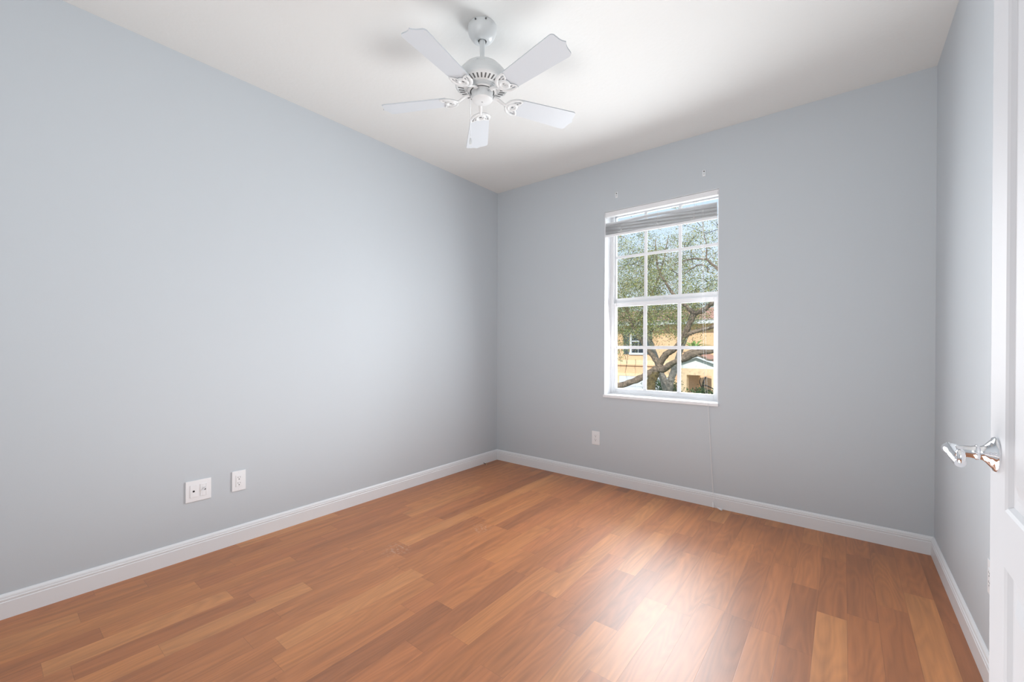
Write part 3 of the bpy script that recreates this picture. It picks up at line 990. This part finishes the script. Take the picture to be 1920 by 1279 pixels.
# entry porch
mb = MB()
PXc, PW, PZ0, PZ1 = -5.31, 1.55, 0.15, 0.72
mb.faces([(PXc - PW - hx, 21.0 - hy, PZ0 - hz), (PXc + PW - hx, 21.0 - hy, PZ0 - hz), (PXc - hx, 21.0 - hy, PZ1 - 0.03 - hz),
          (PXc - PW - hx, 21.2 - hy, PZ0 - hz), (PXc + PW - hx, 21.2 - hy, PZ0 - hz), (PXc - hx, 21.2 - hy, PZ1 - 0.03 - hz)],
         [(0, 1, 2), (5, 4, 3), (0, 3, 4, 1), (1, 4, 5, 2), (2, 5, 3, 0)])
mb.build('porch_gable', M['gable'], hs_)
for s in (-1, 1):
    mb = MB()
    x0, x1 = PXc, PXc + s * (PW + 0.15)
    sl = (PZ1 - PZ0) / PW
    za, zb = PZ1, PZ1 - sl * (PW + 0.15)
    v = []
    for yy in (20.85, 23.3):
        v += [(x0 - hx, yy - hy, za - hz), (x1 - hx, yy - hy, zb - hz), (x1 - hx, yy - hy, zb + 0.09 - hz), (x0 - hx, yy - hy, za + 0.09 - hz)]
    mb.faces(v, [(0, 1, 2, 3), (7, 6, 5, 4), (0, 4, 5, 1), (1, 5, 6, 2), (2, 6, 7, 3), (3, 7, 4, 0)])
    mb.build('porch_roof', M['roof'], hs_)
    mb = MB()
    v = []
    for yy in (20.80, 20.86):
        v += [(x0 - hx, yy - hy, za - 0.05 - hz), (x1 - hx, yy - hy, zb - 0.05 - hz), (x1 - hx, yy - hy, zb + 0.05 - hz), (x0 - hx, yy - hy, za + 0.05 - hz)]
    mb.faces(v, [(0, 1, 2, 3), (7, 6, 5, 4), (0, 4, 5, 1), (1, 5, 6, 2), (2, 6, 7, 3), (3, 7, 4, 0)])
    mb.build('bargeboard', M['housewhite'], hs_)
hpart('porch_beam', M['stuccotrim'], [(PXc - 1.40, PXc + 1.40, 21.0, 21.35, -0.16, 0.15), (PXc - 1.40, PXc - 1.1, 21.35, 23.2, -0.16, 0.15), (PXc + 1.1, PXc + 1.40, 21.35, 23.2, -0.16, 0.15)])
hpart('porch_pillar', M['stuccotrim'], [(PXc - 0.86, PXc - 0.46, 21.0, 21.35, GZ, -0.16)])
hpart('porch_pillar', M['stuccotrim'], [(PXc + 0.62, PXc + 1.02, 21.0, 21.35, GZ, -0.16)])
hpart('porch_side_wall', M['stucco'], [(PXc - 1.12, PXc - 0.40, 22.95, 23.2, GZ, -0.16)])

# ------------------------------------------------------------------ plants
def leaf_mesh(name, centers, radii, per, m, parent, size=(0.05, 0.09), seed=1, flat=0.8, squash=0.7, droop=0.0):
    rng = np.random.default_rng(seed)
    V, Fc = [], []
    C = np.repeat(np.array(centers), per, axis=0)
    Rr = np.repeat(np.array(radii), per)
    n = len(C)
    off = rng.normal(size=(n, 3)) * Rr[:, None] * np.array([1, 1, squash])
    P = C + off
    a = rng.normal(size=(n, 3)); a[:, 2] -= droop; a /= np.linalg.norm(a, axis=1)[:, None]
    u = rng.normal(size=(n, 3)); u[:, 2] += flat
    b_ = np.cross(a, u); b_ /= np.linalg.norm(b_, axis=1)[:, None]
    nn = np.cross(a, b_)
    ln = rng.uniform(size[0], size[1], n)[:, None]
    wd = ln * 0.42
    v0 = P - a * ln * 0.5
    v1 = P + b_ * wd * 0.5 + nn * ln * 0.06
    v2 = P + a * ln * 0.5
    v3 = P - b_ * wd * 0.5 + nn * ln * 0.06
    V = np.stack([v0, v1, v2, v3], axis=1).reshape(-1, 3)
    idx = np.arange(n) * 4
    F_ = np.concatenate([np.stack([idx, idx + 1, idx + 2], 1), np.stack([idx, idx + 2, idx + 3], 1)])
    me = bpy.data.meshes.new(name)
    me.from_pydata(V.tolist(), [], F_.tolist())
    me.materials.append(m)
    o = bpy.data.objects.new(name, me)
    COL.objects.link(o)
    o.parent = parent
    return o


def limb(mb, pts, r, k=5, seg=10, rnd=None):
    pth = smooth_path(pts, k)
    rr = lerp_list(r, len(pth))
    if rnd:
        rr = [q * (1 + rnd.uniform(-0.10, 0.10)) for q in rr]
        pth = [q + Vector((rnd.uniform(-1, 1), rnd.uniform(-1, 1), rnd.uniform(-1, 1))) * 0.008 for q in pth]
    mb.tube(pth, rr, seg)


oak = empty('oak_tree', (-3.72, 10.5, GZ))
tag(oak, 'spreading oak tree with twisting limbs just outside the window', 'tree')
OL = Vector(oak.location)
rr = random.Random(3)


def T(pts):
    return [Vector(q) - OL for q in pts]


J = (-3.566, 10.5, 0.632)
mb = MB()
limb(mb, T([(-3.74, 10.5, GZ), (-3.75, 10.5, -1.6), (-3.747, 10.5, 0.041), (-3.70, 10.5, 0.33), (-3.62, 10.5, 0.52), (-3.57, 10.5, 0.62)]), [0.19, 0.14, 0.115, 0.11, 0.095, 0.07], rnd=rr)
mb.build('trunk', M['mossbark'], oak, 60)
limbs = [
    ([(-3.45, 10.5, 0.72), J, (-3.776, 10.5, 0.50), (-4.199, 10.5, 0.27), (-4.674, 10.4, 0.13), (-5.4, 10.3, 0.02), (-6.4, 10.2, 0.35)], [0.095, 0.11, 0.10, 0.090, 0.085, 0.075, 0.05]),
    ([(-3.50, 10.5, 0.70), (-3.60, 10.55, 0.80), (-3.75, 10.6, 0.97), (-3.919, 10.7, 1.142), (-4.162, 10.9, 1.364), (-4.42, 11.0, 1.75), (-4.7, 11.1, 2.6)], [0.075, 0.075, 0.07, 0.062, 0.055, 0.05, 0.03]),
    ([(-3.70, 10.5, 0.50), J, (-3.501, 10.5, 0.765), (-3.342, 10.4, 0.977), (-3.113, 10.3, 1.108), (-2.941, 10.2, 1.269), (-2.797, 10.1, 1.51), (-2.646, 10.0, 1.79), (-2.57, 10.0, 1.92)], [0.09, 0.10, 0.095, 0.085, 0.078, 0.072, 0.068, 0.066, 0.06]),
    ([(-2.646, 10.0, 1.79), (-2.60, 10.0, 1.90), (-2.76, 10.0, 2.07), (-2.904, 10.1, 2.195), (-3.2, 10.2, 2.541), (-3.5, 10.3, 3.1), (-3.6, 10.4, 3.8)], [0.055, 0.055, 0.048, 0.045, 0.035, 0.025, 0.012]),
    ([(-2.646, 10.0, 1.79), (-2.58, 10.0, 1.90), (-2.401, 9.9, 1.949), (-2.208, 9.8, 2.081), (-1.913, 9.7, 2.33), (-1.86, 9.6, 2.47), (-1.4, 9.5, 3.1), (-0.9, 9.4, 3.9)], [0.055, 0.055, 0.055, 0.052, 0.05, 0.045, 0.035, 0.02]),
    ([(-3.70, 10.5, 0.56), J, (-3.391, 10.4, 0.616), (-3.118, 10.2, 0.784), (-2.789, 10.0, 0.895), (-2.458, 9.8, 1.033), (-2.087, 9.6, 1.095), (-1.475, 9.4, 1.277), (-0.6, 9.2, 1.8)], [0.09, 0.095, 0.085, 0.078, 0.078, 0.068, 0.06, 0.05, 0.03]),
    ([(-3.118, 10.2, 0.784), (-2.91, 10.15, 0.880), (-2.776, 10.2, 1.025), (-2.584, 10.3, 1.099), (-2.207, 10.4, 1.173), (-1.648, 10.5, 1.523), (-1.0, 10.6, 2.3)], [0.05, 0.060, 0.055, 0.05, 0.045, 0.04, 0.02]),
    ([(-2.86, 10.15, 1.38), (-2.75, 10.1, 1.44), (-2.581, 10.1, 1.518), (-2.124, 10.0, 1.644), (-1.669, 10.0, 1.953), (-1.1, 10.0, 2.5)], [0.05, 0.050, 0.045, 0.04, 0.03, 0.02]),
    ([(-2.50, 9.8, 1.02), (-2.40, 9.75, 0.965), (-2.30, 9.7, 0.925), (-2.168, 9.6, 0.89), (-1.965, 9.5, 0.94), (-1.6, 9.4, 1.0)], [0.03, 0.028, 0.026, 0.022, 0.018, 0.010]),
    ([(-1.86, 9.55, 2.47), (-2.02, 9.6, 2.75), (-2.146, 9.6, 2.893), (-2.273, 9.7, 3.014), (-2.565, 9.8, 3.091), (-2.816, 9.9, 3.079), (-3.1, 9.9, 3.0)], [0.035, 0.03, 0.028, 0.024, 0.018, 0.014, 0.008]),
    ([(-2.283, 9.7, 3.016), (-2.274, 9.7, 3.319), (-2.328, 9.7, 3.554), (-2.35, 9.7, 3.785), (-2.45, 9.7, 4.2)], [0.016, 0.014, 0.010, 0.008, 0.004]),
    ([(-2.24, 9.7, 2.75), (-2.296, 9.8, 2.885), (-2.456, 9.8, 2.938), (-2.646, 9.9, 2.882), (-2.792, 9.9, 2.80), (-3.0, 9.9, 2.75)], [0.012, 0.018, 0.016, 0.012, 0.010, 0.006]),
    ([(-4.42, 11.0, 1.75), (-4.0, 11.0, 2.3), (-3.7, 11.0, 3.0), (-3.5, 11.1, 4.0)], [0.04, 0.03, 0.025, 0.01]),
    ([(-4.55, 11.05, 2.1), (-5.0, 10.9, 2.6), (-5.3, 10.8, 3.4), (-5.4, 10.7, 4.4)], [0.04, 0.03, 0.02, 0.01]),
]
for pts, r in limbs:
    mb = MB()
    limb(mb, T(pts), [q * 0.88 for q in r], rnd=rr)
    mb.build('limb', M['bark'], oak, 60)
# fine twigs through the crown
mb = MB()
tw = []
for i in range(170):
    x = rr.uniform(-6.4, -0.6); y = rr.uniform(9.3, 12.0); z = rr.uniform(1.7, 4.0)
    p0 = Vector((x, y, z))
    d = Vector((rr.uniform(-1, 1), rr.uniform(-0.6, 0.6), rr.uniform(-0.7, 0.5))).normalized()
    L_ = rr.uniform(0.35, 0.9)
    p1 = p0 + d * L_ * 0.5 + Vector((0, 0, rr.uniform(-0.08, 0.08)))
    p2 = p0 + d * L_ + Vector((0, 0, rr.uniform(-0.2, 0.05)))
    limb(mb, T([p0, p1, p2]), [0.007, 0.005, 0.003], 3, 5)
    tw.append(p2); tw.append(p1)
# bare hanging twigs in front of the house
for x, y, zt, zb in ((-4.52, 10.3, 1.45, 0.30), (-4.45, 10.3, 1.35, 0.62), (-4.30, 10.3, 0.95, 0.50), (-4.33, 10.4, 1.1, 0.35), (-4.05, 10.3, 0.85, 0.45)):
    pts = [Vector((x + rr.uniform(-0.04, 0.04), y, zt + (zb - zt) * k / 4)) for k in range(5)]
    limb(mb, T(pts), [0.006, 0.005, 0.004, 0.003, 0.002], 3, 5)
mb.build('twigs', M['twig'], oak)['kind'] = 'stuff'
cen, rad = [], []
rng = random.Random(11)
while len(cen) < 430:
    x = rng.uniform(-7.2, 0.2); y = rng.uniform(9.2, 12.6); z = rng.uniform(1.45, 4.15 + (y - 10.5) * 0.27)
    right = x > -3.05 + 0.09 * (y - 10)
    if right and rng.random() < 0.58:
        continue
    if z > 3.75 and rng.random() < (0.70 if not right else 0.35):
        continue
    if not right and z < 2.9 and y < 10 and rng.random() < 0.3:
        continue
    if right and z < 2.3 and x < -1.9 and rng.random() < 0.75:
        continue
    if -3.75 < x < -2.5 and z < 2.0 and y < 10.6 and rng.random() < 0.6:
        continue
    cen.append(Vector((x, y, z)) - OL)
    rad.append(rng.uniform(0.12, 0.26))
for i in range(150):
    x = rng.uniform(-7.0, -2.75); y = rng.uniform(10.7, 12.8)
    cen.append(Vector((x, y, rng.uniform(1.62, 2.6) + (0.0 if x < -4.2 else 0.12))) - OL)
    rad.append(rng.uniform(0.10, 0.2))
for q in tw:
    if q.x < -2.9 or rng.random() < 0.5:
        cen.append(q - OL); rad.append(0.10)
# low hanging leaf tufts over the house
for q in ((-4.55, 10.3, 1.05), (-4.50, 10.3, 0.85), (-4.42, 10.3, 1.25), (-3.55, 10.2, 1.40), (-3.40, 10.2, 1.50), (-3.50, 10.25, 1.62), (-3.05, 10.2, 1.50), (-4.75, 10.4, 1.2)):
    cen.append(Vector(q) - OL); rad.append(0.07)
leaf_mesh('foliage', cen, rad, 112, M['oakleaf'], oak, (0.026, 0.052), 5)['kind'] = 'stuff'

vt_ = empty('fork_tree', (-4.41, 14.0, GZ))
tag(vt_, 'grey forked tree standing behind the oak, seen under its limbs', 'tree')
VL = Vector(vt_.location)
mb = MB()
limb(mb, [Vector(q) - VL for q in [(-4.414, 14.0, GZ), (-4.42, 14.0, -1.2), (-4.43, 14.0, -0.55), (-4.42, 14.0, -0.30)]], [0.19, 0.16, 0.15, 0.13], rnd=rr)
mb.build('trunk', M['greybark'], vt_, 60)
for pts, r in (([(-4.44, 14.0, -0.5), (-4.46, 14.0, -0.296), (-4.581, 14.0, 0.13), (-4.70, 14.0, 0.45), (-4.95, 14.0, 1.2), (-5.4, 14.1, 2.3)], [0.11, 0.115, 0.11, 0.10, 0.08, 0.05]),
               ([(-4.41, 14.0, -0.5), (-4.409, 14.0, -0.293), (-4.327, 14.0, 0.108), (-4.256, 14.2, 0.515), (-4.158, 14.2, 0.85), (-3.9, 14.3, 1.7), (-3.6, 14.3, 3.0)], [0.11, 0.12, 0.115, 0.10, 0.09, 0.07, 0.04])):
    mb = MB()
    limb(mb, [Vector(q) - VL for q in pts], r, rnd=rr)
    mb.build('limb', M['greybark'], vt_, 60)
cen, rad = [], []
while len(cen) < 170:
    x = rng.uniform(-9.5, -0.5); y = rng.uniform(13.3, 16); z = rng.uniform(1.9, 4.9)
    if x > -4.0 and rng.random() < 0.72:
        continue
    if z > 4.4 and rng.random() < 0.5:
        continue
    cen.append(Vector((x, y, z)) - VL); rad.append(rng.uniform(0.18, 0.36))
leaf_mesh('foliage', cen, rad, 140, M['backleaf'], vt_, (0.04, 0.075), 8)['kind'] = 'stuff'


def bush(name, label, loc, w, d, h, n, seed, m):
    e_ = empty(name, loc)
    tag(e_, label, 'bush')
    r_ = random.Random(seed)
    cs = []
    for i in range(n):
        a = r_.uniform(0, 2 * PI); t = math.sqrt(r_.random())
        cs.append((math.cos(a) * t * w / 2, math.sin(a) * t * d / 2, 0.15 + r_.random() * (h - 0.3)))
    leaf_mesh('foliage', cs, [0.13] * n, 90, m, e_, (0.05, 0.09), seed)['kind'] = 'stuff'
    s_ = MB()
    for i in range(5):
        a = i * 1.25
        s_.tube([(0, 0, 0), (math.cos(a) * w * 0.15, math.sin(a) * d * 0.15, h * 0.4), (math.cos(a) * w * 0.28, math.sin(a) * d * 0.28, h * 0.75)], [0.03, 0.022, 0.01], 6)
    s_.build('stems', M['twig'], e_)
    return e_


bush('garden_bush', 'dark green bush between the oak trunk and the forked tree', (-5.38, 16.2, GZ), 1.1, 1.0, 3.2, 150, 21, M['hedgeleaf'])
bush('garden_bush', 'dark green bush in front of the porch opening', (-3.06, 13.2, GZ), 1.0, 0.7, 3.25, 150, 22, M['hedgeleaf'])
# dead twisted branches beside the porch
dt = empty('bare_shrub', (-3.62, 15.4, GZ))
tag(dt, 'dark bare twisted shrub against the porch opening', 'shrub')
DL = Vector(dt.location)
mb = MB()
for pts, r in (([(-3.62, 15.4, GZ), (-3.66, 15.4, -1.2), (-3.72, 15.4, -0.5), (-3.70, 15.4, -0.10), (-3.62, 15.4, 0.15)], [0.05, 0.045, 0.04, 0.035, 0.02]),
               ([(-3.71, 15.4, -0.12), (-3.55, 15.4, -0.16), (-3.35, 15.4, -0.24)], [0.028, 0.024, 0.012]),
               ([(-3.72, 15.4, -0.45), (-3.55, 15.4, -0.30), (-3.42, 15.4, -0.38), (-3.50, 15.4, -0.52)], [0.03, 0.026, 0.02, 0.012]),
               ([(-3.71, 15.4, -0.3), (-3.8, 15.4, -0.05), (-3.78, 15.4, 0.12)], [0.024, 0.018, 0.01])):
    limb(mb, [Vector(q) - DL for q in pts], r, 4, 7, rnd=rr)
mb.build('stem', M['twig'], dt, 60)

pa = empty('palm_plant', (-6.22, 24.0, GZ))
tag(pa, 'bright green palm like plant with long blades behind the porch roof', 'plant')
MB().tube([(0, 0, 0), (0.05, 0, 2.2), (0.0, 0, 4.25)], [0.12, 0.10, 0.09], 10).build('stem', M['greybark'], pa, 60)
for k in range(13):
    a = k * 2.4
    L_ = 1.0 + 0.35 * ((k * 37) % 10) / 10
    el = 0.35 + 0.75 * ((k * 53) % 10) / 10
    mb = MB()
    vs_, fs = [], []
    for i in range(9):
        t = i / 8
        rr_ = L_ * t
        z = 4.2 + math.sin(el) * rr_ - 0.55 * t * t * L_ * (1.2 - el * 0.6)
        wd = 0.085 * math.sin(PI * min(1, 0.12 + 0.88 * t)) + 0.004
        cx0, cy0 = math.cos(a) * rr_ * math.cos(el), math.sin(a) * rr_ * math.cos(el)
        sx, sy = -math.sin(a) * wd, math.cos(a) * wd
        vs_ += [(cx0 + sx, cy0 + sy, z + wd * 0.4), (cx0, cy0, z), (cx0 - sx, cy0 - sy, z + wd * 0.4)]
    for i in range(8):
        fs += [(i * 3, i * 3 + 1, i * 3 + 4, i * 3 + 3), (i * 3 + 1, i * 3 + 2, i * 3 + 5, i * 3 + 4)]
    mb.faces(vs_, fs)
    mb.build('frond', M['palmleaf'], pa)
